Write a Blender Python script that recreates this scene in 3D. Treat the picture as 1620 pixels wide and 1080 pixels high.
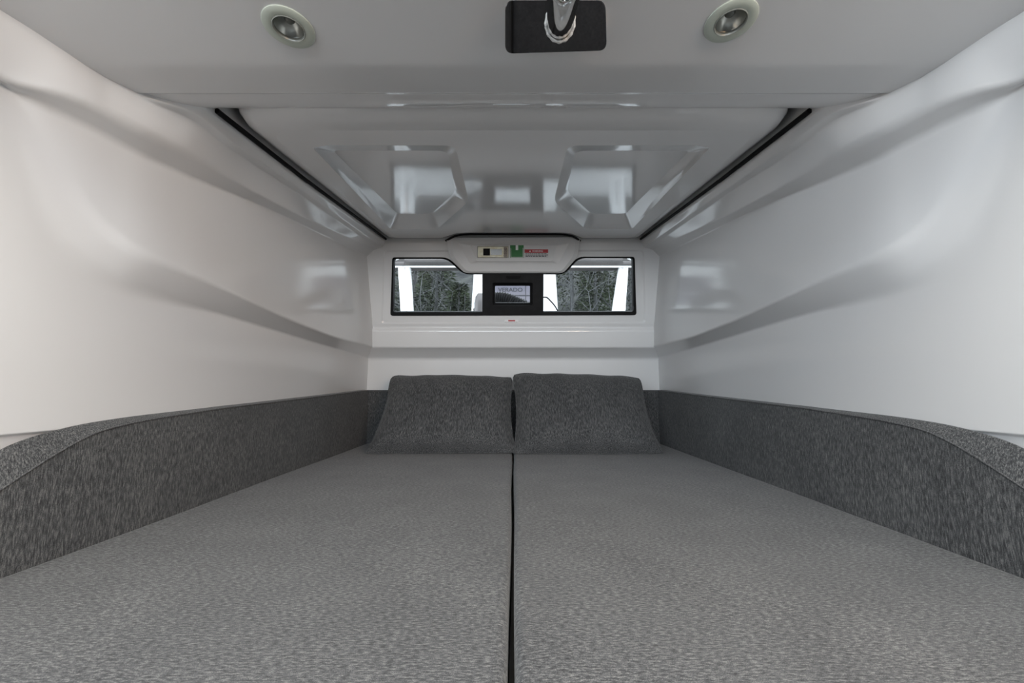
import bpy, bmesh, math, random
import numpy as np
from mathutils import Vector, Matrix

# ------------------------------------------------------------------ camera, world, light
for _o in list(bpy.data.objects):
    bpy.data.objects.remove(_o)
SC = bpy.context.scene
COL = SC.collection
F_PX = 630.0
PITCH = math.atan(76 / 630)
cam_d = bpy.data.cameras.new('camera')
cam_d.sensor_width = 36.0
cam_d.lens = 36.0 * F_PX / 1620.0
cam_d.shift_x = -2 / 1620
cam_d.clip_start = 0.01
cam = bpy.data.objects.new('camera', cam_d)
cam.rotation_euler = (math.pi / 2 + PITCH, 0, 0)
COL.objects.link(cam)
SC.camera = cam

W = bpy.data.worlds.new('overcast_sky')
SC.world = W
W.use_nodes = True
bg = W.node_tree.nodes['Background']
bg.inputs['Color'].default_value = (0.86, 0.93, 1.0, 1)
bg.inputs['Strength'].default_value = 2.0

def area(name, loc, target, sx, sy, power, col):
    l = bpy.data.lights.new(name, 'AREA')
    l.shape = 'RECTANGLE'; l.size = sx; l.size_y = sy
    l.energy = power; l.color = col
    o = bpy.data.objects.new(name, l)
    o.location = loc
    o.rotation_euler = (Vector(target) - Vector(loc)).to_track_quat('-Z', 'Y').to_euler()
    COL.objects.link(o)
    return o
# unseen fill lights added forward of the berth to brighten and tint the walls
area('fill_light_port', (-0.95, -0.95, 0.40), (0.45, 1.0, 0.10), 0.8, 0.40, 3.2, (0.80, 0.90, 1.0))
area('fill_light_starboard', (0.95, -0.95, 0.42), (-0.45, 1.0, 0.06), 0.8, 0.40, 6.8, (1.0, 0.64, 0.36))
area('fill_light_forward', (0.0, -2.75, 0.38), (0.0, 2.0, 0.14), 2.4, 0.6, 29.0, (0.86, 0.94, 1.0))  # added fill that lifts the aft bulkhead
# daylight coming down the open companionway over the forward end of the berth
area('companionway_light', (0.0, -0.10, 1.15), (0.0, 0.35, -0.26), 1.1, 0.7, 7.5, (1.0, 0.88, 0.70))

SC.view_settings.view_transform = 'Standard'
SC.view_settings.look = 'None'
SC.view_settings.gamma = 1.0
SC.view_settings.use_curve_mapping = False
SC.view_settings.exposure = 1.06
SC.cycles.use_denoising = True
SC.cycles.max_bounces = 8
SC.cycles.diffuse_bounces = 4
SC.cycles.glossy_bounces = 4
SC.cycles.transparent_max_bounces = 16
SC.cycles.sample_clamp_indirect = 6.0
SC.cycles.caustics_reflective = False
SC.cycles.caustics_refractive = False

# ------------------------------------------------------------------ measuring helpers
cP, sP = math.cos(PITCH), math.sin(PITCH)
def ray(u, v):
    a = (u - 812) / F_PX; b = (540 - v) / F_PX
    return Vector((a, cP - b * sP, sP + b * cP))
def P(u, v, X=None, Y=None, Z=None):
    r = ray(u, v)
    t = X / r.x if X is not None else (Y / r.y if Y is not None else Z / r.z)
    return r * t
# aft bulkhead: a plane leaning forward at its top
BK_T = Vector((0, 1.80, 0.665)); BK_B = Vector((0, 1.94, 0.280))
BK_D = (BK_B - BK_T).normalized()
BK_N = Vector((0, BK_D.z, -BK_D.y)).normalized()
if BK_N.y > 0: BK_N = -BK_N
def plane_hit(u, v, p0, n):
    r = ray(u, v)
    return r * (p0.dot(n) / r.dot(n))
def B(u, v, off=0.0):
    return plane_hit(u, v, BK_T + BK_N * off, BK_N)
# deck hatch: a plane rising gently aft
HZ0, HM = 0.452, 0.1325
H_N = Vector((0, HM, -1)).normalized()
H_P = Vector((0, 0, HZ0))
def H(u, v, up=0.0):
    return plane_hit(u, v, H_P - H_N * up, H_N)

# ------------------------------------------------------------------ mesh helpers
def obj(name, verts, faces, mat, parent=None, smooth=True, angle=40, merge=False):
    me = bpy.data.meshes.new(name)
    me.from_pydata([tuple(v) for v in verts], [], faces)
    bm = bmesh.new(); bm.from_mesh(me)
    if merge: bmesh.ops.remove_doubles(bm, verts=bm.verts, dist=1e-5)
    bmesh.ops.recalc_face_normals(bm, faces=bm.faces)
    for f in bm.faces: f.smooth = smooth
    if smooth:
        for e in bm.edges:
            if len(e.link_faces) == 2 and e.calc_face_angle(0) > math.radians(angle):
                e.smooth = False
    bm.to_mesh(me); bm.free()
    if mat: me.materials.append(mat)
    o = bpy.data.objects.new(name, me)
    COL.objects.link(o)
    if parent: o.parent = parent
    return o
def empty(name, loc=(0, 0, 0)):
    o = bpy.data.objects.new(name, None)
    o.location = loc; o.empty_display_size = 0.05
    COL.objects.link(o)
    return o
def adopt(child, parent):
    child.parent = parent
    child.matrix_parent_inverse = Matrix.Translation(parent.location).inverted()
    return child
def tag(o, label, cat, group=None):
    o['label'] = label; o['category'] = cat
    if group: o['group'] = group
    return o
def structure(o, label=None, cat=None):
    o['kind'] = 'structure'
    if label: o['label'] = label
    if cat: o['category'] = cat
    return o
class MB:
    def __init__(s): s.v = []; s.f = []
    def add(s, v, f):
        n = len(s.v); s.v += [Vector(p) for p in v]; s.f += [tuple(i + n for i in q) for q in f]
    def grid(s, rows, close_u=False, close_v=False):
        n = len(rows); m = len(rows[0]); f = []
        for i in range(n if close_v else n - 1):
            for j in range(m if close_u else m - 1):
                a = i * m + j; b = i * m + (j + 1) % m
                c = ((i + 1) % n) * m + (j + 1) % m; d = ((i + 1) % n) * m + j
                f.append((a, b, c, d))
        s.add([p for r in rows for p in r], f)
    def cap(s, loop): s.add(loop, [tuple(range(len(loop)))])
    def box(s, lo, hi):
        x0, y0, z0 = lo; x1, y1, z1 = hi
        s.add([(x0,y0,z0),(x1,y0,z0),(x1,y1,z0),(x0,y1,z0),(x0,y0,z1),(x1,y0,z1),(x1,y1,z1),(x0,y1,z1)],
              [(0,3,2,1),(4,5,6,7),(0,1,5,4),(1,2,6,5),(2,3,7,6),(3,0,4,7)])
    def tube(s, path, rad, n=12, caps=True):
        path = [Vector(p) for p in path]
        if not hasattr(rad, '__len__'): rad = [rad] * len(path)
        rows = []; up = None
        for i, p in enumerate(path):
            t = (path[min(i + 1, len(path) - 1)] - path[max(i - 1, 0)]).normalized()
            if up is None:
                up = Vector((0, 0, 1)) if abs(t.z) < 0.9 else Vector((1, 0, 0))
            a = t.cross(up).normalized(); up = a.cross(t).normalized()
            rows.append([p + (a * math.cos(2 * math.pi * k / n) + up * math.sin(2 * math.pi * k / n)) * rad[i] for k in range(n)])
        s.grid(rows, close_u=True)
        if caps: s.cap(rows[0]); s.cap(rows[-1])
    def lathe(s, prof, c, ax=Vector((0, 0, 1)), n=40):
        ax = ax.normalized()
        a = ax.orthogonal().normalized(); b = ax.cross(a)
        s.grid([[c + (a * math.cos(2 * math.pi * k / n) + b * math.sin(2 * math.pi * k / n)) * r + ax * h for k in range(n)] for r, h in prof], close_u=True)
    def build(s, name, mat, parent=None, **k):
        return obj(name, s.v, s.f, mat, parent, **k)
def fillet(pts, rad, n=5, closed=True):
    """round the corners of a polyline of Vectors"""
    out = []; N = len(pts)
    if not hasattr(rad, '__len__'): rad = [rad] * N
    for i, p in enumerate(pts):
        if not closed and i in (0, N - 1): out.append(p.copy()); continue
        a = pts[i - 1]; b = pts[(i + 1) % N]
        da = a - p; db = b - p
        ra = min(rad[i], da.length * 0.45); rb = min(rad[i], db.length * 0.45)
        q0 = p + da.normalized() * ra if da.length > 1e-9 else p
        q1 = p + db.normalized() * rb if db.length > 1e-9 else p
        for k in range(n):
            t = k / (n - 1)
            out.append(q0 * (1 - t) ** 2 + p * 2 * t * (1 - t) + q1 * t * t)
    return out
def fill(mb, outer, holes=()):
    bm = bmesh.new(); edges = []
    for lp in [outer] + list(holes):
        vs = [bm.verts.new(p) for p in lp]
        for i in range(len(vs)): edges.append(bm.edges.new((vs[i], vs[(i + 1) % len(vs)])))
    bmesh.ops.triangle_fill(bm, use_beauty=True, use_dissolve=False, edges=edges)
    bm.verts.index_update()
    mb.add([v.co.copy() for v in bm.verts], [tuple(v.index for v in f.verts) for f in bm.faces])
    bm.free()
def bevel(o, w, seg=2, ang=40):
    m = o.modifiers.new('bevel', 'BEVEL'); m.width = w; m.segments = seg
    m.limit_method = 'ANGLE'; m.angle_limit = math.radians(ang)
    return o
def smooth1(a, k=3):
    a = np.asarray(a, float)
    for _ in range(k):
        p = np.pad(a, 1, mode='edge'); a = (p[:-2] + 2 * p[1:-1] + p[2:]) / 4
    return a
def text_mesh(body, size, name, mat, M, parent=None, depth=0.0003, width=None):
    c = bpy.data.curves.new(name, 'FONT'); c.body = body; c.size = size
    c.offset = size * .02; c.align_x = 'CENTER'; c.align_y = 'CENTER'; c.extrude = depth
    t = bpy.data.objects.new(name + '_curve', c); COL.objects.link(t)
    bpy.context.view_layer.update()
    me = bpy.data.meshes.new_from_object(t.evaluated_get(bpy.context.evaluated_depsgraph_get()))
    bpy.data.objects.remove(t)
    if width:
        xs = [v.co.x for v in me.vertices]; k = width / (max(xs) - min(xs))
        for v in me.vertices: v.co.x *= k
    me.transform(M); me.name = name
    me.materials.clear(); me.materials.append(mat)
    o = bpy.data.objects.new(name, me); COL.objects.link(o)
    if parent: o.parent = parent
    return o

# ------------------------------------------------------------------ materials
def mat(name, col, rough=0.5, metal=0.0, coat=0.0, spec=0.5):
    m = bpy.data.materials.new(name); m.use_nodes = True
    b = m.node_tree.nodes['Principled BSDF']
    b.inputs['Base Color'].default_value = (*col, 1)
    b.inputs['Roughness'].default_value = rough
    b.inputs['Metallic'].default_value = metal
    b.inputs['Coat Weight'].default_value = coat
    b.inputs['Coat Roughness'].default_value = 0.03
    b.inputs['Specular IOR Level'].default_value = spec
    return m
def noisy(m, scale, c0, c1, mapping=(1, 1, 1), bump=0.0, detail=3.0, lo=0.35, hi=0.65, bdist=0.001):
    nt = m.node_tree; b = nt.nodes['Principled BSDF']
    tc = nt.nodes.new('ShaderNodeTexCoord'); mp = nt.nodes.new('ShaderNodeMapping')
    mp.inputs['Scale'].default_value = mapping
    nz = nt.nodes.new('ShaderNodeTexNoise'); nz.inputs['Scale'].default_value = scale; nz.inputs['Detail'].default_value = detail
    rp = nt.nodes.new('ShaderNodeValToRGB')
    rp.color_ramp.elements[0].position = lo; rp.color_ramp.elements[0].color = (*c0, 1)
    rp.color_ramp.elements[1].position = hi; rp.color_ramp.elements[1].color = (*c1, 1)
    nt.links.new(tc.outputs['Object'], mp.inputs['Vector']); nt.links.new(mp.outputs['Vector'], nz.inputs['Vector'])
    nt.links.new(nz.outputs['Fac'], rp.inputs['Fac']); nt.links.new(rp.outputs['Color'], b.inputs['Base Color'])
    if bump:
        bp = nt.nodes.new('ShaderNodeBump'); bp.inputs['Strength'].default_value = bump; bp.inputs['Distance'].default_value = bdist
        nt.links.new(nz.outputs['Fac'], bp.inputs['Height']); nt.links.new(bp.outputs['Normal'], b.inputs['Normal'])
    return m
def gelcoat(name, col):
    m = mat(name, col, rough=0.10, coat=0.0, spec=0.55)
    nt = m.node_tree; b = nt.nodes['Principled BSDF']
    tc = nt.nodes.new('ShaderNodeTexCoord'); nz = nt.nodes.new('ShaderNodeTexNoise')
    nz.inputs['Scale'].default_value = 7.0; nz.inputs['Detail'].default_value = 1.0
    bp = nt.nodes.new('ShaderNodeBump'); bp.inputs['Strength'].default_value = 0.12; bp.inputs['Distance'].default_value = 0.004
    nt.links.new(tc.outputs['Object'], nz.inputs['Vector'])
    nt.links.new(nz.outputs['Fac'], bp.inputs['Height']); nt.links.new(bp.outputs['Normal'], b.inputs['Normal'])
    return m
def fabric(name, thread):
    """melange upholstery: streaks along the thread plus a fine weave; thread = axis scale triple"""
    m = mat(name, (0.1, 0.1, 0.1), rough=0.95, spec=0.15)
    nt = m.node_tree; b = nt.nodes['Principled BSDF']; L = nt.links
    tc = nt.nodes.new('ShaderNodeTexCoord')
    def nz(scale3, sc, det):
        mp = nt.nodes.new('ShaderNodeMapping'); mp.inputs['Scale'].default_value = scale3
        n = nt.nodes.new('ShaderNodeTexNoise'); n.inputs['Scale'].default_value = sc; n.inputs['Detail'].default_value = det
        L.new(tc.outputs['Object'], mp.inputs['Vector']); L.new(mp.outputs['Vector'], n.inputs['Vector'])
        return n
    a = nz(thread, 1.0, 2.0)
    w = nz((1050, 1050, 1050), 1.0, 1.0)
    g = nz((9, 9, 9), 1.0, 2.0)
    def math_(op, x, y):
        k = nt.nodes.new('ShaderNodeMath'); k.operation = op
        for i, q in enumerate((x, y)):
            if isinstance(q, (int, float)): k.inputs[i].default_value = q
            else: L.new(q, k.inputs[i])
        return k.outputs[0]
    s = math_('ADD', math_('MULTIPLY', a.outputs['Fac'], 0.54), math_('MULTIPLY', w.outputs['Fac'], 0.38))
    s = math_('ADD', s, math_('MULTIPLY', g.outputs['Fac'], 0.08))
    rp = nt.nodes.new('ShaderNodeValToRGB')
    e = rp.color_ramp.elements
    e[0].position = 0.33; e[0].color = (0.012, 0.0125, 0.0135, 1)
    e[1].position = 0.68; e[1].color = (0.20, 0.20, 0.195, 1)
    k = e.new(0.50); k.color = (0.062, 0.064, 0.067, 1)
    L.new(s, rp.inputs['Fac']); L.new(rp.outputs['Color'], b.inputs['Base Color'])
    bp = nt.nodes.new('ShaderNodeBump'); bp.inputs['Strength'].default_value = 0.5; bp.inputs['Distance'].default_value = 0.0008
    L.new(s, bp.inputs['Height']); L.new(bp.outputs['Normal'], b.inputs['Normal'])
    b.inputs['Sheen Weight'].default_value = 0.15; b.inputs['Sheen Roughness'].default_value = 0.5
    return m
M_gel = gelcoat('white_gelcoat', (0.71, 0.71, 0.71))
M_fab_flat = fabric('melange_fabric_flat', (140, 470, 300))
M_fab_side = fabric('melange_fabric_upright', (600, 600, 90))
M_black = mat('black_rubber', (0.004, 0.004, 0.0045), rough=0.6, spec=0.15)
M_blackpl = noisy(mat('black_plastic', (0.02, 0.02, 0.02), rough=0.5, spec=0.2), 40, (0.005, 0.005, 0.0055), (0.008, 0.008, 0.009))
M_chrome = mat('polished_steel', (0.86, 0.85, 0.83), rough=0.05, metal=1.0)
M_steel_darkrefl = mat('steel_dark_reflection', (0.11, 0.11, 0.115), rough=0.04, metal=1.0)  # dark reflection on the polished plate put into its base colour
M_weld = noisy(mat('weld_bead', (0.9, 0.9, 0.88), rough=0.3, metal=0.3), 300, (0.75, 0.75, 0.75), (0.95, 0.95, 0.92), bump=0.6)
M_ring = mat('frosted_trim_plastic', (0.49, 0.53, 0.465), rough=0.35, spec=0.3)
M_bowl = mat('lamp_reflector', (0.42, 0.43, 0.40), rough=0.28, metal=0.9)
M_lens = mat('lamp_bulb_cover', (0.20, 0.21, 0.19), rough=0.2)
M_brass = noisy(mat('pale_brass', (0.80, 0.74, 0.56), rough=0.22, metal=0.6), 60, (0.74, 0.67, 0.48), (0.88, 0.84, 0.68))
M_green = mat('green_sticker', (0.015, 0.17, 0.035), rough=0.4)
M_red = mat('red_print', (0.42, 0.010, 0.022), rough=0.4)
M_white = mat('white_print', (0.80, 0.80, 0.80), rough=0.4)
M_ink = mat('dark_print', (0.05, 0.05, 0.06), rough=0.5)
M_paper = mat('grey_label', (0.58, 0.58, 0.58), rough=0.4)
M_eng = noisy(mat('white_engine_paint', (0.85, 0.85, 0.85), rough=0.2, coat=0.4), 3, (0.83, 0.83, 0.83), (0.88, 0.88, 0.88))
M_cowl = mat('lavender_grey_cowl', (0.17, 0.163, 0.20), rough=0.3)
M_post = noisy(mat('white_painted_tube', (0.86, 0.87, 0.88), rough=0.2), 5, (0.82, 0.83, 0.84), (0.9, 0.9, 0.91))
M_beam = noisy(mat('dark_brown_beam', (0.03, 0.025, 0.024), rough=0.4), 12, (0.02, 0.018, 0.018), (0.05, 0.042, 0.04), mapping=(0.2, 1, 1))
M_alu = mat('brushed_aluminium', (0.70, 0.68, 0.68), rough=0.3, metal=0.9)
M_dalu = mat('weathered_tube', (0.12, 0.11, 0.11), rough=0.35, metal=0.6)
M_bark = noisy(mat('grey_bark', (0.2, 0.2, 0.2), rough=0.9), 14, (0.035, 0.037, 0.038), (0.085, 0.087, 0.09), mapping=(1, 1, 0.2), bump=0.5, bdist=0.01)
M_needle = noisy(mat('evergreen_needles', (0.05, 0.08, 0.04), rough=0.8), 3, (0.013, 0.018, 0.013), (0.034, 0.046, 0.022))
M_ground = noisy(mat('forest_floor', (0.1, 0.1, 0.09), rough=0.95), 2.2, (0.012, 0.013, 0.015), (0.042, 0.044, 0.042), detail=9, bump=0.8, bdist=0.1)
M_water = mat('harbour_water', (0.05, 0.06, 0.065), rough=0.15)
M_floor = noisy(mat('grey_cabin_sole', (0.25, 0.25, 0.25), rough=0.6), 8, (0.11, 0.11, 0.11), (0.14, 0.14, 0.14))
def glass_mat():
    m = bpy.data.materials.new('clear_glass'); m.use_nodes = True
    nt = m.node_tree; nt.nodes.clear()
    out = nt.nodes.new('ShaderNodeOutputMaterial'); mx = nt.nodes.new('ShaderNodeMixShader')
    tr = nt.nodes.new('ShaderNodeBsdfTransparent'); tr.inputs['Color'].default_value = (0.93, 0.95, 0.95, 1)
    gl = nt.nodes.new('ShaderNodeBsdfGlossy'); gl.inputs['Roughness'].default_value = 0.01
    fr = nt.nodes.new('ShaderNodeFresnel'); fr.inputs['IOR'].default_value = 1.3
    nt.links.new(fr.outputs[0], mx.inputs[0]); nt.links.new(tr.outputs[0], mx.inputs[1]); nt.links.new(gl.outputs[0], mx.inputs[2])
    nt.links.new(mx.outputs[0], out.inputs['Surface'])
    return m
M_glass = glass_mat()

# ------------------------------------------------------------------ side walls (lofted liners)
STN = np.concatenate([np.linspace(-0.05, 0.44, 10), np.linspace(0.47, 1.0, 64), np.linspace(1.02, 2.07, 46)])
def curve(pts, slope_end=True):
    """pixel picks (u, v, X) on the port liner -> X(y), z(y)"""
    q = [P(u, v, X=-X) for u, v, X in pts]
    q.sort(key=lambda p: p.y)
    y = [p.y for p in q]; z = [p.z for p in q]; x = [-p.x for p in q]
    if slope_end:
        s = (z[-1] - z[-2]) / (y[-1] - y[-2]); y.append(2.2); z.append(z[-1] + s * (2.2 - y[-2])); x.append(x[-1])
    return smooth1(np.interp(STN, y, x), 4), smooth1(np.interp(STN, y, z), 4)
cL1 = curve([(574,564,.748),(497,541,.745),(421,518,.745),(344,495,.745),(268,476,.745),(191,453,.745),(134,426,.745),(96,395,.745),(60,330,.745),(34,250,.745),(15,190,.745)], False)
cL2 = curve([(589,548,.690),(528,533,.688),(459,506,.688),(383,470,.688),(306,434,.694),(249,411,.702),(210,395,.711),(191,380,.717),(167,367,.724),(111,293,.734),(74,230,.738),(44,178,.740),(22,144,.741)], False)
cU1 = curve([(22,144,.738),(63,163,.730),(148,204,.718),(222,244,.709),(296,278,.707),(370,307,.705),(444,339,.702),(556,393,.69)])
cU2 = curve([(22,139,.720),(74,143,.700),(137,161,.684),(222,207,.674),(333,261,.670),(407,307,.668),(481,344,.665),(556,378,.655)])
cR = curve([(355,230,.635),(474.5,307.5,.635),(591,388,.635)])
cG = curve([(336,182,.60),(482,292,.60),(600,376,.60)])
def build_wall(sgn, name):
    rows = []
    for i, y in enumerate(STN):
        w = min(1.0, max(0.0, (y - 0.655) / 0.075)); w = w * w * (3 - 2 * w)
        xf = np.interp(y, [.3, .49, .522, .563, .616, .66, .70, .737, .76], [.725, .708, .700, .694, .688, .672, .654, .640, .635])
        xr = min(xf, 1.0) if y < .76 else cR[0][i]; zr = 0.521 * (1 - w) + cR[1][i] * w
        xg = xf * (1 - w) + cG[0][i] * w; zg = 0.56 * (1 - w) + cG[1][i] * w
        fr = min(1.0, max(0.0, (0.95 - y) / 0.3))          # forward end of the liner is moulded softer
        pts = [(0.757, -0.40, 0), (0.757, -0.070, 0.002), (0.747, -0.066, 0.002),
               (cL1[0][i], cL1[1][i], 0.006 + 0.018 * fr), (cL2[0][i], cL2[1][i], 0.006 + 0.012 * fr),
               (cU1[0][i], cU1[1][i], 0.004 + 0.006 * fr), (cU2[0][i], cU2[1][i], 0.004 + 0.012 * fr),
               (xr, zr, 0.003), (xg + 0.40 * (xr - xg), zr + 0.15 * (zg - zr), 0.003), (xg, zg, 0.004), (xg, zg + 0.10, 0)]
        poly = fillet([Vector((a, 0, b)) for a, b, _ in pts], [r for _, _, r in pts], n=6, closed=False)
        rows.append([Vector((sgn * p.x, y, p.z)) for p in poly])
    mb = MB(); mb.grid(rows)
    o = mb.build(name, M_gel, angle=70)
    so = o.modifiers.new('liner_thickness', 'SOLIDIFY'); so.thickness = 0.012; so.offset = -1 if sgn < 0 else -1
    return structure(o)
wl = build_wall(-1, 'wall_left'); wr = build_wall(1, 'wall_right')
for w_, s_ in ((wl, -1), (wr, 1)):
    # make normals face the room so that the thickness grows outwards
    me = w_.data; n = sum((p.normal.x * p.area for p in me.polygons))
    if n * s_ > 0: me.flip_normals()

# ------------------------------------------------------------------ ceiling: forward overhead panel with its stepped after edge
mb = MB()
XS = [k / 12 for k in range(-12, 13)]
def ceil_rows(prof, rad):
    pv = fillet([Vector((0, a, b)) for a, b in prof], rad, n=4, closed=False)
    return [[Vector(((0.715 if p.y < 0.66 else 0.715 - 0.10 * min(1, (p.y - 0.66) / 0.075)) * k, p.y, p.z)) for k in XS] for p in pv]
r1 = ceil_rows([(0.36, 0.62), (0.36, 0.52), (0.385, 0.52)], [0, .006, 0])
r2 = ceil_rows([(0.575, 0.52), (0.588, 0.520), (0.656, 0.5275), (0.664, 0.5335), (0.695, 0.5375), (0.722, 0.548), (0.738, 0.5615), (0.738, 0.66)], [0, .012, .003, .004, .015, .015, .004, 0])
mb.grid(r1); mb.grid(r2)
LAMPS = [(457, 43.5), (1156, 33.5)]
holes = []
for u_, v_ in LAMPS:
    c_ = P(u_, v_, Z=.52); holes.append([c_ + Vector((.0222 * math.cos(t * math.pi / 16), .0222 * math.sin(t * math.pi / 16), 0)) for t in range(32)])
fill(mb, r1[-1] + r2[0][::-1], holes)
ceil_o = structure(mb.build('ceiling', M_gel, angle=50, merge=True))
so = ceil_o.modifiers.new('panel_thickness', 'SOLIDIFY'); so.thickness = 0.012; so.use_rim = False
if sum(p.normal.z * p.area for p in ceil_o.data.polygons) > 0: ceil_o.data.flip_normals()
so.offset = -1

# ------------------------------------------------------------------ aft bulkhead with the window opening
WIN_OUT_PX = [(620.5,407),(709,407),(735,432),(891,432),(914,406),(1004,406),(1007,498.5),(617.5,499.5)]
WIN_R = [.012,.03,.03,.03,.03,.012,.014,.014]
def bloop(px, off, rad, n=5): return fillet([B(u, v, off) for u, v in px], rad, n)
mb = MB()
rim_out = [(606,396),(1019,395),(1022,511),(603,512)]
rim_in = [(608.5,398.5),(1016.5,397.5),(1019,508.5),(606,509.5)]
a = bloop(rim_out, 0.0, .02); b_ = bloop(rim_in, -0.005, .016); hole = bloop(WIN_OUT_PX, -0.005, WIN_R)
outer = [B(560, 384), B(1064, 384), B(1064, 513), B(560, 513)]
mb.grid([[Vector((x, outer[0].y, z)) for x in (-0.74, 0.74)] for z in (outer[0].z, 0.80)])
fill(mb, outer, [a]); mb.grid([a, b_], close_u=True); fill(mb, b_, [hole])
hole2 = [p - BK_N * 0.05 for p in hole]
mb.grid([hole, hole2], close_u=True)
# chin, underside and lower panel below the window
q0 = B(812, 513); q1 = B(812, 517, -0.003); q2 = B(812, 523, 0.008)
prof = [(q0.y, q0.z), (q1.y, q1.z), (q2.y, q2.z), (q2.y + 0.014, P(812, 549.5, Y=q2.y + .014).z), (2.05, 0.160), (2.05, -0.40)]
pv = fillet([Vector((0, a1, b1)) for a1, b1 in prof], [0, .004, .006, .008, .014, 0], n=5, closed=False)
mb.grid([[Vector((x, p.y, p.z)) for x in np.linspace(-0.757, 0.757, 9)] for p in pv])
wall_back = structure(mb.build('wall_back', M_gel, angle=50))
# moulded latch housing standing proud of the bulkhead above the window
mb = MB()
ho = [(700,380),(712,405),(736,431.5),(890,431.5),(911,404),(922,379)]
ho_t = [(705,372),(917,371)]
def hl(px, off, r): return fillet([B(u, v, off) for u, v in px], r, 5)
full0 = [(706,376),(711,407),(735,432),(891,432),(914,406),(918,375)]
R6 = [.012,.03,.02,.02,.03,.012]
l0 = hl(full0, -0.03, R6); l1 = hl(full0, 0.012, R6)
full1 = [(713,376),(717,405),(739,429.5),(888,429.5),(908,404),(911,375)]
l2 = hl(full1, 0.022, R6)
pk0 = [(724,383),(743,417),(883,417),(901,383)]; pk1 = [(727,385),(746,415),(880,415),(898,385)]; pk2 = [(744,388),(754,413),(873,413),(881,388)]
k0 = hl(pk0, 0.022, .010); k1 = hl(pk1, 0.019, .010); k2 = hl(pk2, 0.006, .008)
mb.grid([l0, l1, l2], close_u=True); fill(mb, l2, [k0]); mb.grid([k0, k1, k2], close_u=True); fill(mb, k2)
mb.build('latch_housing', M_gel, wall_back, angle=32)

# window: black gasket frame, panes, centre hatch frame
win = structure(empty('window_1', B(812, 500, -0.02)))
def ring(name, out, inn, mt, parent, depth):
    """flat ring with thickness between two loops, front on the loop plane"""
    m = MB(); o2 = [p - BK_N * depth for p in out]; i2 = [p - BK_N * depth for p in inn]
    m.grid([out, inn], close_u=True) if len(out) == len(inn) else fill(m, out, [inn])
    m.grid([inn, i2], close_u=True); m.grid([out, o2], close_u=True)
    m.grid([o2, i2], close_u=True) if len(out) == len(inn) else fill(m, o2, [i2])
    return adopt(m.build(name, mt, angle=30), parent)
WIN_IN_PX = [(622.5,409.5),(707,409.5),(733.5,434),(893,434),(916,408.5),(1001.5,408.5),(1002.5,493),(621.5,493.5)]
ring('window_frame', bloop(WIN_OUT_PX, -0.002, WIN_R), bloop(WIN_IN_PX, -0.006, WIN_R), M_black, win, 0.03)
for nm, px in (('window_pane', [(621,408),(707,408),(733,433),(766,433),(766,495),(620,495)]),
               ('window_pane', [(858,433),(893,433),(916,407),(1003,407),(1004,495),(858,495)])):
    m = MB(); lp = [B(u, v, -0.020) for u, v in px]; l2_ = [B(u, v, -0.024) for u, v in px]
    m.cap(lp); m.cap(l2_); m.grid([lp, l2_], close_u=True)
    pane = adopt(m.build(nm, M_glass, smooth=False), win)
    # dried water spots on the outside of the pane
    rng = random.Random(5 if px[0][0] < 700 else 9); m = MB()
    left = px[0][0] < 700
    for k in range(120 if left else 16):
        if left:
            c = rng.choice([(740,455,9,8),(704,472,16,9),(690,470,40,20),(735,480,14,14),(665,485,12,6),(700,440,40,18)])
            u = min(762, max(625, rng.gauss(c[0], c[2]))); v = min(492, max(436, rng.gauss(c[1], c[3])))
        else:
            u = rng.uniform(890, 1000); v = rng.uniform(440, 492)
        r = rng.choice([.0008,.0011,.0014,.0018,.0026]) * (1 if rng.random() < .9 else 1.5)
        m.lathe([(0.0001, 0.0007), (r * .7, 0.0005), (r, 0.0)], B(u, v, -0.0199), BK_N, 6)
    ws = m.build('water_spots', M_white); ws.parent = pane; ws['kind'] = 'stuff'
    ws.matrix_parent_inverse = Matrix.Translation(win.location).inverted()
# opening black centre light
cf = [(763,431.5),(860,431.5),(859.5,498),(763,498)]; ch = [(783,452),(838.5,452),(838.5,479),(783,479)]
ring('hatch_frame', bloop(cf, -0.001, .004), bloop([(779,447),(843,447),(843,483),(779,483)], -0.001, .008), M_blackpl, win, 0.03)
ring('inner_bezel', bloop([(778,446),(844,446),(844,484),(778,484)], -0.006, .008), bloop(ch, -0.016, .006), M_black, win, 0.02)
m = MB()
for px in ([(800,436.5),(824,436.5),(822,441),(802,441)],):
    m.grid([bloop(px, 0.0, .002), bloop(px, 0.006, .002)], close_u=True); fill(m, bloop(px, 0.006, .002))
adopt(m.build('latch_tab', M_black, angle=30), win)
m = MB(); lp = [B(u, v, -0.024) for u, v in [(781,450),(840,450),(840,481),(781,481)]]; l2_ = [p - BK_N * 0.003 for p in lp]
m.cap(lp); m.cap(l2_); m.grid([lp, l2_], close_u=True)
adopt(m.build('hatch_pane', M_glass, smooth=False), win)

# ------------------------------------------------------------------ berth base and wheelhouse sole
m = MB(); m.box((-0.75, -0.30, -0.42), (0.75, 2.05, -0.362)); structure(m.build('berth_base', M_floor, smooth=False))
m = MB(); m.box((-2.2, -3.0, -1.0), (2.2, -0.30, -0.95)); structure(m.build('unseen_floor', M_floor, smooth=False))  # second box: unseen sole added to block light from below
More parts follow.
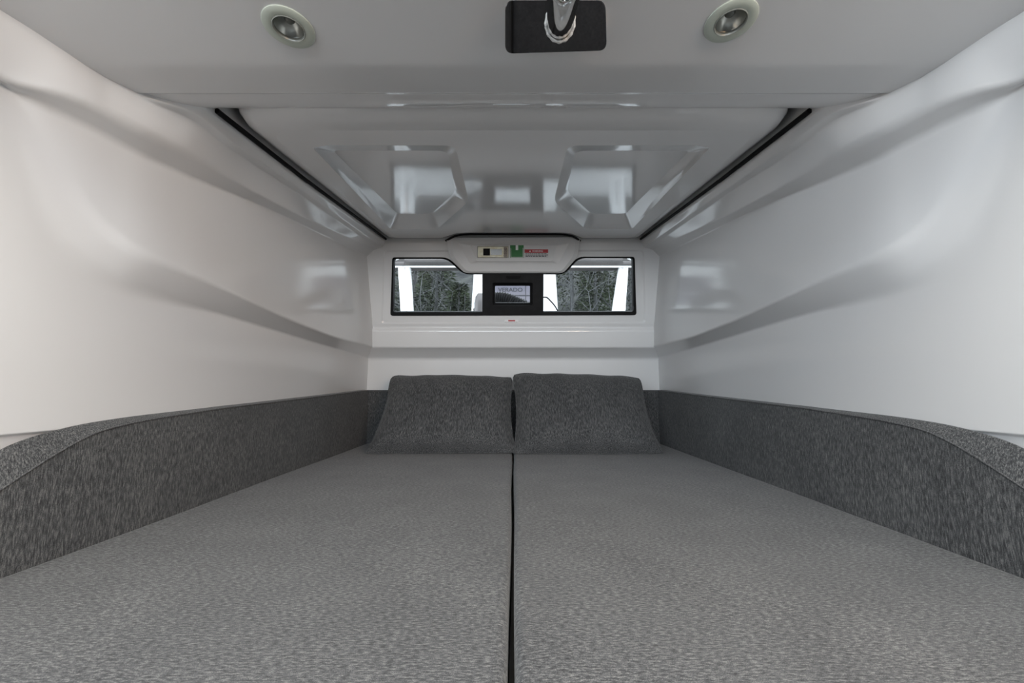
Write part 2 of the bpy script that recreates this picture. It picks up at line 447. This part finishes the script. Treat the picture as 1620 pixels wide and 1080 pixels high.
# unseen wheelhouse forward of the berth, added to limit incoming light: low bulkheads, window openings above them, roof
M_house = noisy(mat('grey_bulkhead', (0.30, 0.29, 0.28), rough=0.5), 6, (0.14, 0.135, 0.13), (0.17, 0.165, 0.16))
for nm_, lo_, hi_ in (('unseen_wall_front', (-2.2, -3.05, -0.95), (2.2, -3.0, 0.05)), ('unseen_wall_port', (-2.25, -3.0, -0.95), (-2.2, -0.30, 0.05)), ('unseen_wall_starboard', (2.2, -3.0, -0.95), (2.25, -0.30, 0.05)),
                      ('wall_aft_port', (-2.2, -0.10, -0.95), (-0.78, -0.06, 0.9)), ('wall_aft_starboard', (0.78, -0.10, -0.95), (2.2, -0.06, 0.9)), ('unseen_roof', (-2.3, -3.1, 0.90), (2.3, -0.70, 0.94))):
    m = MB(); m.box(lo_, hi_); structure(m.build(nm_, M_house, smooth=False))
m = MB(); m.box((-0.78, -0.30, -0.95), (0.78, -0.27, -0.37)); structure(m.build('berth_front', M_gel, smooth=False))

# ------------------------------------------------------------------ deck hatch overhead
hatch = tag(empty('deck_hatch', (0, 1.26, HZ0 + HM * 1.26)), 'white moulded overhead hatch with two recessed panels and black seal', 'hatch')
def hp(x, y, up=0.0): return Vector((x, y, HZ0 + HM * y)) - H_N * up
HX, HY0, HY1 = 0.591, 0.752, 1.786
nt_ = [H(918, 380), H(898, 372.5), H(727, 372.5), H(702, 381)]
plan = [(-HX, HY0), (HX, HY0), (HX, HY1), (nt_[0].x, HY1), (nt_[1].x, nt_[1].y), (nt_[2].x, nt_[2].y), (nt_[3].x, HY1), (-HX, HY1)]
prad = [.065, .065, .03, .01, .04, .04, .01, .03]
def ploop(inset, up):
    c = []
    for i, (x, y) in enumerate(plan):
        nx = x - math.copysign(inset, x) if abs(x) > .5 else x
        ny = y + inset if y < 1 else y - inset
        c.append(hp(nx, ny, up))
    return fillet(c, prad, 8)
mb = MB()
bl = [ploop(0.052, 0.0), ploop(0.030, 0.003), ploop(0.012, 0.012), ploop(0.003, 0.028), ploop(0.0, 0.045), ploop(0.0, 0.085)]
mb.grid(bl, close_u=True)
def pocket(mir):
    f = lambda px: [(1624 - 6 - u, v) if mir else (u, v) for u, v in px]
    o = f([(494,233),(520,229.5),(720,230),(742,318),(692,362),(618,362)])
    o1 = f([(497,234),(520,231),(717.5,231.5),(739,317),(690,359.5),(619.5,359.5)])
    i1 = f([(523,239),(530,237),(711,238),(726,305),(683,341),(628,340)])
    L = lambda px, up, r: fillet([H(u, v, up) for u, v in px], r, 6)
    r = [.012,.012,.03,.05,.04,.02]
    return L(o, 0, r), L(o1, 0.004, r), L(i1, 0.026, r), L(i1, 0.026, r)
pks = [pocket(False), pocket(True)]
fill(mb, bl[0], [p[0] for p in pks])
for p in pks:
    cen = sum(p[2], Vector()) / len(p[2])
    lo = [q + (cen - q).normalized() * 0.010 - H_N * 0.003 for q in p[2]]
    mb.grid([p[0], p[1], p[2], lo], close_u=True); fill(mb, lo)
adopt(mb.build('moulded_liner', M_gel, angle=35), hatch)
# outer lid closing the well
m = MB(); m.grid([[hp(sx * 0.66, y, 0.086) for sx in (-1, 1)] for y in (0.70, 1.86)]); m.grid([[hp(sx * 0.66, y, 0.11) for sx in (-1, 1)] for y in (0.70, 1.86)])
adopt(m.build('outer_lid', M_blackpl), hatch)
for sx in (-1, 1):
    m = MB()
    g0 = [Vector((sx * (cG[0][i] - 0.0045), y, cG[1][i] + 0.012)) for i, y in enumerate(STN) if 0.738 < y < 1.10]
    m.tube(g0, 0.0055, 8)
    adopt(m.build('rubber_seal', M_black), hatch)
    m = MB()
    g1 = [Vector((sx * (cG[0][i] - 0.0045), y, cG[1][i] + 0.013)) for i, y in enumerate(STN) if 1.08 < y < 1.80]
    m.tube(g1, 0.0052, 8)
    adopt(m.build('rubber_seal', M_black), hatch)
# seal around the latch notch
m = MB(); pth = fillet([H(700, 383.5, .002), H(724, 370.5, .004), H(901, 370.5, .004), H(921, 382.5, .002)], .06, 8, closed=False)
m.tube(pth, 0.0048, 8)
adopt(m.build('rubber_seal', M_black), hatch)

# ------------------------------------------------------------------ bedding
def rounded_slab(x0, x1, y0, y1, z0, z1, r, nx, ny, wob):
    """a cushion pad as one closed mesh with rolled edges"""
    rows = []; rng = random.Random(int((x0 + 2) * 991))
    ph = [rng.uniform(0, 6) for _ in range(4)]
    def sec(ins, z):
        pts = []
        X0, X1, Y0, Y1 = x0 + ins, x1 - ins, y0 + ins, y1 - ins
        for k in range(nx): pts.append((X0 + (X1 - X0) * k / nx, Y0))
        for k in range(ny): pts.append((X1, Y0 + (Y1 - Y0) * k / ny))
        for k in range(nx): pts.append((X1 - (X1 - X0) * k / nx, Y1))
        for k in range(ny): pts.append((X0, Y1 - (Y1 - Y0) * k / ny))
        return [Vector((a + wob * math.sin(b * 9 + ph[0]) * (1 if a > (x0 + x1) / 2 else .6), b, z + wob * .6 * math.sin(a * 11 + b * 7 + ph[1]))) for a, b in pts]
    R = [sec(r * .6, z0), sec(0, z0 + r * .6)]
    for k in range(7):
        t = k / 6 * math.pi / 2
        R.append(sec(r * (1 - math.cos(t)), z1 - r + r * math.sin(t)))
    mbx = MB(); mbx.grid(R, close_u=True); mbx.cap(R[0]); mbx.cap(R[-1])
    return mbx
for nm, x0, x1, lab in (('mattress', -0.7195, -0.0045, 'grey melange mattress pad left of the centre seam'), ('mattress', 0.0015, 0.7195, 'grey melange mattress pad right of the centre seam')):
    o = rounded_slab(x0, x1, -0.28, 2.0, -0.361, -0.26, 0.012, 12, 60, 0.0012).build(nm, M_fab_flat, angle=60)
    tag(o, lab, 'mattress', 'mattress pads of the double berth')
# bolsters along the sides
def bolster(sgn, lab):
    top = [(1046,615.5),(1130,625),(1279,641.5),(1427,658),(1501,669),(1557,682),(1594,693),(1620,701)]
    cre = [(1046,618),(1130,628.5),(1279,647),(1390,664),(1464,680),(1501,697),(1538,719),(1590,752)]
    tq = sorted([P(u, v, X=.748) for u, v in top], key=lambda p: p.y); cq = sorted([P(u, v, X=.722) for u, v in cre], key=lambda p: p.y)
    ys = np.concatenate([np.linspace(.44, 1.0, 36), np.linspace(1.03, 1.998, 24)])
    zt = smooth1(np.interp(ys, [.44, .52] + [p.y for p in tq], [-.20, -.128] + [p.z for p in tq]), 3)
    zc = smooth1(np.interp(ys, [.44, .52] + [p.y for p in cq], [-.235, -.18] + [p.z for p in cq]), 3)
    rows = []
    for y, a1, c1 in zip(ys, zt, zc):
        pts = [Vector((.7455, 0, -.355)), Vector((.722, 0, -.355)), Vector((.7205, 0, -.16)), Vector((.722, 0, c1)), Vector((.740, 0, a1 - .0)), Vector((.7455, 0, a1 - .004))]
        pl = fillet(pts, [0, .004, .02, .006, .004, .002], 5, closed=False)
        rows.append([Vector((sgn * p.x, y, max(p.z, -.355))) for p in pl])
    mbx = MB(); mbx.grid(rows, close_u=True); mbx.cap(rows[0]); mbx.cap(rows[-1])
    o = mbx.build('bolster_cushion', M_fab_side, angle=55)
    # stitched seam along the front edge
    sm = MB(); sm.tube([Vector((sgn * .7212, y, c1 + .0005)) for y, c1 in zip(ys, zc)], .0013, 6)
    s = sm.build('stitched_seam', M_fab_side, o)
    return tag(o, lab, 'cushion', 'grey bolsters around the mattress')
bolster(-1, 'long grey bolster cushion along the left wall')
bolster(1, 'long grey bolster cushion along the right wall')
m = MB()
yb = 2.002
prof = [(yb, -.355), (yb, -.012), (yb + .006, -.004), (yb + .038, -.002), (yb + .044, -.355)]
pv = fillet([Vector((0, a1, b1)) for a1, b1 in prof], [0, .004, .006, .004, 0], 4, closed=False)
rw = [[Vector((x, p.y, p.z)) for p in pv] for x in np.linspace(-.742, .742, 20)]
m.grid(rw, close_u=True); m.cap(rw[0]); m.cap(rw[-1])
tag(m.build('bolster_cushion', M_fab_side, angle=50), 'short grey bolster cushion behind the two pillows', 'cushion', 'grey bolsters around the mattress')

# pillows: outline picked as four corners (bottom-left, bottom-right, top-right, top-left) on a leaning plane
def pillow(corners, lab, seed, thick):
    rng = random.Random(seed); NU, NV = 34, 26
    bl_, br_, tr_, tl_ = corners
    nrm = (br_ - bl_).cross(tl_ - bl_).normalized()
    if nrm.y > 0: nrm = -nrm
    ph = [rng.uniform(0, 6.28) for _ in range(6)]
    def pt(u, v, side):
        p = (bl_ * (1 - u) + br_ * u) * (1 - v) + (tl_ * (1 - u) + tr_ * u) * v
        cu, cv = 2 * u - 1, 2 * v - 1
        # sides pull in between the corners
        cen = (bl_ + br_ + tr_ + tl_) / 4
        pull = 0.016 * ((1 - cv * cv) * abs(cu) ** 4) - 0.006 * ((1 - cu * cu) * (cv > 0) * abs(cv) ** 4)
        if cv > 0: pull += 0.011 * (abs(cu) * cv) ** 14
        p = p + (cen - p).normalized() * pull
        e = max(0.0, 1 - abs(cu) ** 3.2) * max(0.0, 1 - abs(cv) ** (3.0 if cv > 0 else 6.5))
        h = thick * e ** 0.62 * (1 + 0.10 * math.sin(3 * cu + ph[0]) * math.cos(2.3 * cv + ph[1]))
        edge = (abs(cu) ** 6 + abs(cv) ** 6)
        h += 0.0025 * math.sin(26 * u + ph[2] + 3 * math.sin(4 * v)) * (1 - e) * edge
        return p + nrm * h * (1.0 if side > 0 else -0.22) + Vector((0, 0, .006 * (1 - v)))
    mbx = MB()
    cen0 = (bl_ + br_ + tr_ + tl_) / 4
    ez = nrm; ex = (br_ - bl_).normalized(); ey = ez.cross(ex).normalized(); ex = ey.cross(ez)
    MW = Matrix(((ex.x, ey.x, ez.x, cen0.x), (ex.y, ey.y, ez.y, cen0.y), (ex.z, ey.z, ez.z, cen0.z), (0, 0, 0, 1)))
    MI = MW.inverted(); pt_w = pt
    pt = lambda u, v, sd: MI @ pt_w(u, v, sd)
    for sd in (1, -1):
        mbx.grid([[pt(i / NU, j / NV, sd) for i in range(NU + 1)] for j in range(NV + 1)])
    o = mbx.build('pillow', M_fab_pil, angle=75, merge=True)
    o.matrix_world = MW
    edge = [pt(i / NU, 0, 1) for i in range(NU + 1)] + [pt(1, j / NV, 1) for j in range(1, NV + 1)] + [pt(1 - i / NU, 1, 1) for i in range(1, NU + 1)] + [pt(0, 1 - j / NV, 1) for j in range(1, NV + 1)]
    s = MB(); s.tube(edge, .0032, 6); s.build('seam_piping', M_fab_pil, o)
    return tag(o, lab, 'pillow', 'grey pillows at the aft end of the berth')
M_fab_pil = fabric('melange_fabric_pillow', (430, 55, 430))
ybt, ytp = 1.66, 1.90
def zc_(u, v, Y): return P(u, v, Y=Y)
pl = [zc_(580, 719, ybt), zc_(815, 718, ybt), zc_(811, 597, ytp), zc_(619, 595, ytp)]
pr = [zc_(813, 720, ybt - .005), zc_(1048, 719, ybt - .005), zc_(1013, 597, ytp), zc_(811, 591, ytp)]
pillow(pl, 'grey pillow leaning at the back, left of the centre seam', 3, .070)
pillow(pr, 'grey pillow leaning at the back, right of the centre seam', 8, .070)

# ------------------------------------------------------------------ overhead lamps
def lamp(u, v, lab):
    c = P(u, v, Z=.5196); r0 = .0345
    root = tag(empty('ceiling_spotlight', c), lab, 'lamp', 'recessed spotlights in the overhead panel')
    dn = Vector((0, 0, -1))
    m = MB(); m.lathe([(r0, -.001), (r0, .0012), (r0 * .95, .0022), (r0 * .72, .0026), (r0 * .635, .0022), (r0 * .62, .001), (r0 * .62, -.012)], c, dn, 48)
    adopt(m.build('trim_ring', M_ring, angle=50), root)
    m = MB(); m.lathe([(r0 * .635, .0022), (r0 * .605, .0034), (r0 * .575, .0024), (r0 * .57, -.004)], c, dn, 48)
    adopt(m.build('inner_rim', M_lens, angle=50), root)
    m = MB(); m.lathe([(r0 * .60, .0), (r0 * .56, -.003), (r0 * .47, -.009), (r0 * .32, -.014), (r0 * .1, -.017), (.0002, -.0175)], c, dn, 48)
    adopt(m.build('reflector_bowl', M_bowl, angle=60), root)
    m = MB(); m.lathe([(.0002, -.009), (r0 * .14, -.0095), (r0 * .2, -.012), (r0 * .2, -.017)], c, dn, 32)
    adopt(m.build('bulb_cover', M_lens, angle=50), root)
lamp(*LAMPS[0], 'round recessed ceiling spotlight left of the steel handle')
lamp(*LAMPS[1], 'round recessed ceiling spotlight right of the steel handle')

# ------------------------------------------------------------------ polished grab handle
hd_c = P(880, 45, Z=.5195)
gh = tag(empty('grab_handle', hd_c), 'polished steel grab handle on a mirror base plate under the ceiling', 'handle')
# the base plate sits on a wedge-shaped pad that turns it towards the berth entrance
TILT = math.radians(26)
pl_p = Vector((0, P(880, 0, Z=.5145).y, .5140)); pl_n = Vector((0, -math.sin(TILT), -math.cos(TILT)))
def Q(u, v, off=0.0): return plane_hit(u, v, pl_p + pl_n * off, pl_n)
px = [(799, 0), (958, 0), (960, 80), (799, 85)]
lo = fillet([Q(u, v, -.0045) for u, v in px], .012, 7); hi = fillet([Q(u, v) for u, v in px], .012, 7)
cen = sum(hi, Vector()) / len(hi); top = [p + (cen - p).normalized() * .0009 + pl_n * .0009 for p in hi]
m = MB(); m.grid([lo, hi, top], close_u=True); fill(m, top); fill(m, lo)
adopt(m.build('base_plate', M_steel_darkrefl, angle=25), gh)
pad = [p + (cen - p).normalized() * .006 - pl_n * .0040 for p in hi]
m = MB(); m.grid([pad, [Vector((p.x, p.y, .5200)) for p in pad]], close_u=True); fill(m, pad)
adopt(m.build('mounting_pad', M_gel, angle=40), gh)
b0 = Q(886, 36); t0 = b0.length / ray(886, 36).length
b1 = ray(893, -18) * (t0 * .74); TR = 20.5 / F_PX * t0
b2 = b1 + (b1 - b0).normalized() * .07
path = fillet([b0 - (b1 - b0).normalized() * .004, b2, Vector((b2.x - .005, .235, .50)), Vector((b2.x - .005, .27, .575)), Vector((b2.x - .005, .356, .575))], .05, 10, closed=False)
m = MB(); m.tube(path, TR, 36); adopt(m.build('tube', M_chrome, angle=50), gh)
pd = (b1 - b0).normalized(); cosn = abs(pd.dot(pl_n))
ey_ = (pd - pl_n * pd.dot(pl_n)).normalized(); ex_ = pl_n.cross(ey_)
k = 44; wr_ = []
for i in range(k + 1):
    t = 2 * math.pi * i / k
    wr_.append(b0 + pl_n * .0012 + ex_ * (TR * 1.06 * math.cos(t)) + ey_ * (TR * 1.06 / cosn * math.sin(t)))
m = MB(); m.tube(wr_, [.0026 + .0006 * math.sin(i * 1.9) for i in range(k + 1)], 8, caps=False)
adopt(m.build('weld_bead', M_weld), gh)
c2 = Vector((b2.x - .005, .352, .575))
m = MB(); m.box((c2.x - .05, c2.y, .54), (c2.x + .05, c2.y + .006, .612)); adopt(m.build('base_plate', M_steel_darkrefl, smooth=False), gh)

# ------------------------------------------------------------------ latch and stickers on the housing
OFF = 0.0062
def bbox_px(name, u0, v0, u1, v1, o0, o1, mt, parent=None, r=.001):
    px = [(u0, v0), (u1, v0), (u1, v1), (u0, v1)]
    a1 = bloop(px, o0, r, 4); b1_ = bloop(px, o1, r, 4)
    m = MB(); m.grid([a1, b1_], close_u=True); m.cap(a1); m.cap(b1_)
    o = m.build(name, mt, angle=30)
    if parent: adopt(o, parent)
    return o
lt = tag(empty('slide_latch', B(780, 399, OFF)), 'pale brass slide latch plate beside the green sticker', 'latch')
bbox_px('latch_plate', 756, 390, 804, 407, OFF, OFF + .003, M_brass, lt)
bbox_px('plate_edge', 755.4, 389.4, 804.4, 407.6, OFF, OFF + .0022, M_blackpl, lt)
bbox_px('finger_recess', 764.5, 393, 778, 404, OFF + .003, OFF + .0036, M_black, lt)
bbox_px('thumb_slide', 776, 394, 794, 403, OFF + .003, OFF + .0085, M_chrome, lt, .0015)
bbox_px('slide_track', 775, 392.6, 795.5, 404.2, OFF + .003, OFF + .0040, M_brass, lt)
bbox_px('grip_strip', 797, 391, 803, 406.5, OFF + .003, OFF + .0042, noisy(mat('worn_grip', (0.2, 0.17, 0.15), rough=0.6, metal=.3), 500, (0.08, 0.06, 0.05), (0.42, 0.38, 0.34)), lt)
st = tag(bbox_px('sticker', 807, 385.5, 828.5, 407.5, OFF, OFF + .0008, M_green), 'square green sticker with a small white mark beside the latch', 'sticker')
bbox_px('white_mark', 815.8, 387.5, 819.8, 395.5, OFF + .0008, OFF + .0012, M_white, st)
for u in (807.9, 827.1): bbox_px('border_line', u, 392, u + .6, 407, OFF + .0008, OFF + .0011, M_white, st, .0001)
bbox_px('border_line', 807.9, 406.3, 827.7, 406.9, OFF + .0008, OFF + .0011, M_white, st, .0001)
ws = tag(bbox_px('sticker', 829.5, 394, 867.5, 407.5, OFF, OFF + .0008, M_paper), 'white warning sticker with a red header right of the green sticker', 'sticker')
bbox_px('red_header', 830, 394.3, 867, 399.8, OFF + .0008, OFF + .0011, M_red, ws, .0003)
RX = Matrix.Identity(4)
ax_x = Vector((1, 0, 0)); ax_z = BK_N; ax_y = ax_z.cross(ax_x)
def frame_at(p):
    return Matrix(((ax_x.x, ax_y.x, ax_z.x, p.x), (ax_x.y, ax_y.y, ax_z.y, p.y), (ax_x.z, ax_y.z, ax_z.z, p.z), (0, 0, 0, 1)))
wpx = (B(858, 397, OFF) - B(841, 397, OFF)).length
text_mesh('WARNING', .010, 'header_text', M_white, frame_at(B(850.5, 397.1, OFF + .0014)), ws, .0002, wpx)
m = MB(); c = B(838.5, 397, OFF + .0013); sc_ = .0045
m.add([c + ax_x * -sc_ - ax_y * sc_ * .8, c + ax_x * sc_ - ax_y * sc_ * .8, c + ax_y * sc_], [(0, 1, 2)])
m.build('warning_triangle', M_white, ws)
rng = random.Random(4)
for r_, v in enumerate((401.2, 403.3, 405.4)):
    u = 831.5
    while u < 863.5:
        w_ = rng.uniform(1.6, 4.6); w_ = min(w_, 864.5 - u)
        bbox_px('print_line', u, v - .55, u + w_, v + .55, OFF + .0008, OFF + .0011, M_ink, ws, .0001); u += w_ + .9
bbox_px('print_line', 865, 402.4, 866.4, 404, OFF + .0008, OFF + .0011, M_ink, ws, .0001)
ls = tag(bbox_px('sticker', 798, 505.5, 820, 512, -.005, -.0043, M_white), 'tiny label with red mark under the window', 'sticker')
bbox_px('red_mark', 804, 506.2, 815, 508, -.0043, -.004, M_red, ls, .0002)
u = 798.6
while u < 819:
    w_ = rng.uniform(1.2, 2.6); bbox_px('print_line', u, 508.9, u + w_, 510.9, -.0043, -.004, M_bowl, ls, .0001); u += w_ + .6

# ------------------------------------------------------------------ outside the window: stern, engine, shore
def at(u, v, Y): return P(u, v, Y=Y)
m = MB(); m.box((-1.3, 2.2, 0.20), (1.3, 2.92, 0.30)); structure(m.build('stern_deck', M_post, smooth=False))
m = MB(); m.box((-60, 2.3, -1.02), (60, 9.0, -1.0)); w_o = m.build('water', M_water, smooth=False); structure(w_o)
# outboard engine
YE = 2.95
eg = tag(empty('outboard_engine', (at(812, 498, YE).x, YE, 0)), 'white outboard engine behind the aft window', 'engine')
xl, xr_ = at(745, 460, YE).x, at(883.5, 460, YE).x
xc = (xl + xr_) / 2; hw = (xr_ - xl) / 2
rows = []
for z, s, yo in ((-.2, .72, .06), (.1, .86, .03), (.45, 1.03, 0), (.60, 1.02, 0), (.85, .985, 0), (1.05, .95, .01), (1.22, .86, .05), (1.30, .6, .14), (1.33, .25, .2)):
    lp = [Vector((xc - hw * s, YE + .02 + yo, z)), Vector((xc + hw * s, YE + .02 + yo, z)), Vector((xc + hw * s, YE + .75 - yo, z)), Vector((xc - hw * s, YE + .75 - yo, z))]
    rows.append(fillet(lp, .09, 8))
m = MB(); m.grid(rows, close_u=True); m.cap(rows[0]); m.cap(rows[-1])
adopt(m.build('cowling', M_eng, angle=40), eg)
m = MB(); p0 = at(770, 445, YE); p1 = at(856, 490, YE)
lp = fillet([Vector((p0.x, YE + .022, p0.z)), Vector((p1.x, YE + .022, p0.z)), Vector((p1.x, YE + .022, p1.z)), Vector((p0.x, YE + .022, p1.z))], .02, 5)
l2_ = [p + Vector((0, -.012, 0)) for p in lp]; m.grid([lp, l2_], close_u=True); m.cap(l2_)
fp = adopt(m.build('front_panel', M_cowl, angle=30), eg)
def eng_line(u0, v0, u1, v1, nm, th):
    a1 = at(u0, v0, YE + .009); b1_ = at(u1, v1, YE + .009)
    m = MB(); m.tube([a1, b1_], th, 6); return adopt(m.build(nm, M_ink), eg)
eng_line(775, 467, 856, 467.5, 'panel_seam', .0045); eng_line(831.5, 446, 831.5, 490, 'panel_seam', .0025)
tp = at(807.5, 458.5, YE + .009)
tw = at(827, 457, YE).x - at(788, 457, YE).x
tx = text_mesh('VERADO', .042, 'lettering', M_ink, Matrix.Translation(tp) @ Matrix.Rotation(math.pi / 2, 4, 'X'), None, .001, tw); adopt(tx, eg)
# corrugated rigging hose
YH = 2.62
ctl = [Vector((at(742, 540, YH).x, YH, .335)), at(752, 500, YH), at(768, 474, YH), at(790, 466, YH), at(815, 473, YH), at(838, 488, YH), Vector((at(852, 530, YH).x, YH, .335))]
def catmull(c, n):
    o = []
    for i in range(len(c) - 1):
        p0 = c[max(i - 1, 0)]; p1 = c[i]; p2 = c[i + 1]; p3 = c[min(i + 2, len(c) - 1)]
        for k in range(n):
            t = k / n
            o.append(.5 * ((2 * p1) + (p2 - p0) * t + (2 * p0 - 5 * p1 + 4 * p2 - p3) * t * t + (3 * p1 - p0 - 3 * p2 + p3) * t ** 3))
    o.append(c[-1]); return o
ctl = [Vector((p.x, p.y, p.z - .022)) for p in ctl]
hp_ = catmull(ctl, 40)
m = MB(); m.tube(hp_, [.040 + .0045 * math.sin(i * 1.15) for i in range(len(hp_))], 16)
tag(m.build('rigging_hose', M_blackpl), 'black corrugated hose in front of the engine lettering', 'hose')
m = MB(); c = at(760, 500, 2.5); m.lathe([(.001, .15), (.02, .145), (.034, .125), (.040, .09), (.040, .30 - c.z)], c, Vector((0, 0, 1)), 24)
tag(m.build('bollard_cap', M_dalu), 'rounded metal cap at the lower left of the black window frame', 'fitting')
cb = catmull([Vector((at(838, 470, 2.7).x, 2.96, at(838, 470, 2.7).z)), at(860, 470, 2.7), at(872, 477, 2.7), at(882, 491, 2.7), at(888, 510, 2.7), Vector((at(890, 530, 2.7).x, 2.7, .30))], 10)
m = MB(); m.tube(cb, .005, 8); tag(m.build('cable', M_blackpl), 'thin dark cable curving across the white cowling', 'cable')
# stern arch: posts and cross rail
def post(uv_top, uv_bot, lab):
    root = tag(empty('arch_post', at(*uv_bot[:2], 2.6)), lab, 'post', 'white posts of the stern arch')
    (u0, v0, w0), (u1, v1, w1) = uv_top, uv_bot
    a1 = at(u0, v0, 2.6); b1_ = at(u1, v1, 2.6); d_ = (b1_ - a1)
    a2 = a1 + d_ * .03; b2_ = b1_ + d_ * ((b1_.z - .298) / -d_.z)
    rt = (at(u0 + w0 / 2, v0, 2.6) - a1).length; rb = (at(u1 + w1 / 2, v1, 2.6) - b1_).length
    m = MB(); rows = []
    for p, r in ((a2, rt), (b1_, rb), (b2_, rb * 1.2)):
        rows.append(fillet([p + Vector((-r, -r * .8, 0)), p + Vector((r, -r * .8, 0)), p + Vector((r, r * .8, 0)), p + Vector((-r, r * .8, 0))], r * .5, 6))
    m.grid(rows, close_u=True); m.cap(rows[0]); m.cap(rows[-1])
    adopt(m.build('tube', M_post, angle=40), root)
    m = MB(); q = Vector((0, -rt * .84, 0)); m.tube([a2 + q, b1_ + q, b2_ + Vector((0, -rb * 1.05, 0))], rt * .22, 8)
    adopt(m.build('flag_line_track', M_alu), root)
post((640, 422, 19), (644.5, 495, 19), 'white slanting post seen through the left window pane')
post((986, 422, 15), (978, 495, 20), 'white slanting post seen through the right window pane')
ra = tag(empty('arch_crossbar', at(812, 420, 2.6)), 'dark crossbar with metal tube and white lower edge above the posts', 'rail')
def bar(v0, v1, u0, u1, Y, dy, mt, nm):
    a1 = at(u0, v0, Y); b1_ = at(u1, v1, Y)
    m = MB(); m.box((a1.x, Y, b1_.z), (b1_.x, Y + dy, a1.z)); adopt(m.build(nm, mt, smooth=False), ra)
bar(420.5, 422.6, 560, 1070, 2.56, .008, M_post, 'white_edge')
bar(395, 421, 560, 1070, 2.57, .10, M_beam, 'beam')
m = MB(); m.tube([at(640, 411.5, 2.52), at(985, 410, 2.52)], .008, 14); adopt(m.build('roller_tube', M_dalu, angle=50), ra)
m = MB(); m.tube([at(560, 416, 2.52), at(640, 416, 2.52)], .008, 12); adopt(m.build('tube_end', M_dalu, angle=50), ra)
m = MB(); m.tube([at(985, 415, 2.52), at(1070, 415, 2.52)], .008, 12); adopt(m.build('tube_end', M_dalu, angle=50), ra)
# wooded bank
rng = random.Random(11)
rows = []
for j in range(40):
    y = 8.0 + j * .35
    rows.append([Vector((x, y, -1.0 + (y - 8.0) * .85 + .35 * math.sin(x * 1.3 + y) * math.cos(y * 1.7 - x * .6) + .12 * math.sin(x * 4.1 + 2 * y))) for x in np.linspace(-16, 16, 90)])
m = MB(); m.grid(rows); bank = m.build('forest_bank', M_ground); structure(bank)
def bank_z(x, y): return -1.0 + (y - 8.0) * .85 + .35 * math.sin(x * 1.3 + y) * math.cos(y * 1.7 - x * .6)
def branch(mb, p, d, L, r, depth, rg):
    pts = [p]; q = p.copy(); dd = d.copy()
    for k in range(5):
        dd = (dd + Vector((rg.uniform(-.16, .16), rg.uniform(-.16, .16), rg.uniform(-.04, .12)))).normalized()
        q = q + dd * L / 5; pts.append(q.copy())
    mb.tube(pts, [r * (1 - .14 * k) for k in range(6)], 6 if r > .02 else 4, caps=False)
    if depth:
        for k in range(rg.choice((2, 3, 3))):
            i = rg.randint(2, 5)
            nd = (dd + Vector((rg.uniform(-.9, .9), rg.uniform(-.5, .5), rg.uniform(-.1, .6)))).normalized()
            branch(mb, pts[i], nd, L * rg.uniform(.5, .75), r * .55, depth - 1, rg)
def bare_tree(u, Y, h, lab, seed):
    rg = random.Random(seed); x = at(u, 480, Y).x; base = Vector((x, Y, bank_z(x, Y) - .1))
    root = tag(empty('bare_tree', base), lab, 'tree', 'bare trees on the bank')
    m = MB(); top = []
    p = base; pts = [p]
    for k in range(6):
        p = p + Vector((rg.uniform(-.06, .06), rg.uniform(-.06, .06), h / 6)); pts.append(p)
    m.tube(pts, [.035 - .0045 * k for k in range(7)], 8); adopt(m.build('trunk', M_bark), root)
    m = MB()
    for k in range(9):
        i = rg.randint(2, 6); s = rg.choice((-1, 1))
        branch(m, pts[i], Vector((s * rg.uniform(.4, .9), rg.uniform(-.4, .4), rg.uniform(.4, .9))).normalized(), h * rg.uniform(.2, .38), .010, 2, rg)
    adopt(m.build('branches', M_bark), root)
def evergreen(u, Y, h, spread, lab, seed):
    rg = random.Random(seed); x = at(u, 480, Y).x; base = Vector((x, Y, bank_z(x, Y) - .1))
    root = tag(empty('evergreen_tree', base), lab, 'tree', 'evergreen trees on the bank')
    m = MB(); m.tube([base + Vector((0, 0, h * k / 5)) for k in range(6)], [.07 - .011 * k for k in range(6)], 8); adopt(m.build('trunk', M_bark), root)
    m = MB()
    for k in range(4500):
        t = rg.random() ** .8; z = h * (.08 + .92 * t); rr = spread * (1 - .75 * t) * math.sqrt(rg.random()); an = rg.uniform(0, 6.283)
        c = base + Vector((rr * math.cos(an), rr * math.sin(an), z - rr * .25))
        d1 = Vector((math.cos(an), math.sin(an), rg.uniform(-.5, .1))).normalized() * rg.uniform(.05, .13)
        d2 = Vector((rg.uniform(-1, 1), rg.uniform(-1, 1), rg.uniform(-1, 1))).normalized() * rg.uniform(.012, .03)
        m.add([c - d1 * .3, c + d2, c + d1, c - d2], [(0, 1, 2, 3)])
    adopt(m.build('foliage', M_needle, smooth=False), root)
for i, (u, Y, h, s, lab) in enumerate([
        (690, 9.6, 3.6, .9, 'evergreen tree in the middle of the left window pane'),
        (726, 9.0, 3.0, .7, 'evergreen tree close to the engine in the left pane'),
        (655, 10.4, 4.0, .9, 'evergreen tree behind the left slanting post'),
        (943, 9.3, 3.4, .8, 'evergreen tree in the middle of the right window pane'),
        (905, 11.0, 4.6, 1.1, 'evergreen tree at the engine edge of the right pane'),
        (998, 10.2, 3.8, .9, 'evergreen tree at the outer edge of the right pane')]):
    evergreen(u, Y, h, s, lab, 20 + i)
for i, (u, Y, h, lab) in enumerate([
        (903, 8.5, 3.1, 'bare branching tree beside the engine in the right pane'),
        (934, 8.7, 2.8, 'bare thin tree in the middle of the right pane'),
        (960, 9.0, 3.2, 'bare tree beside the right slanting post'),
        (672, 8.8, 3.0, 'bare tree beside the left slanting post'),
        (712, 8.7, 2.9, 'bare tree in the middle of the left pane')]):
    bare_tree(u, Y, h, lab, 60 + i)
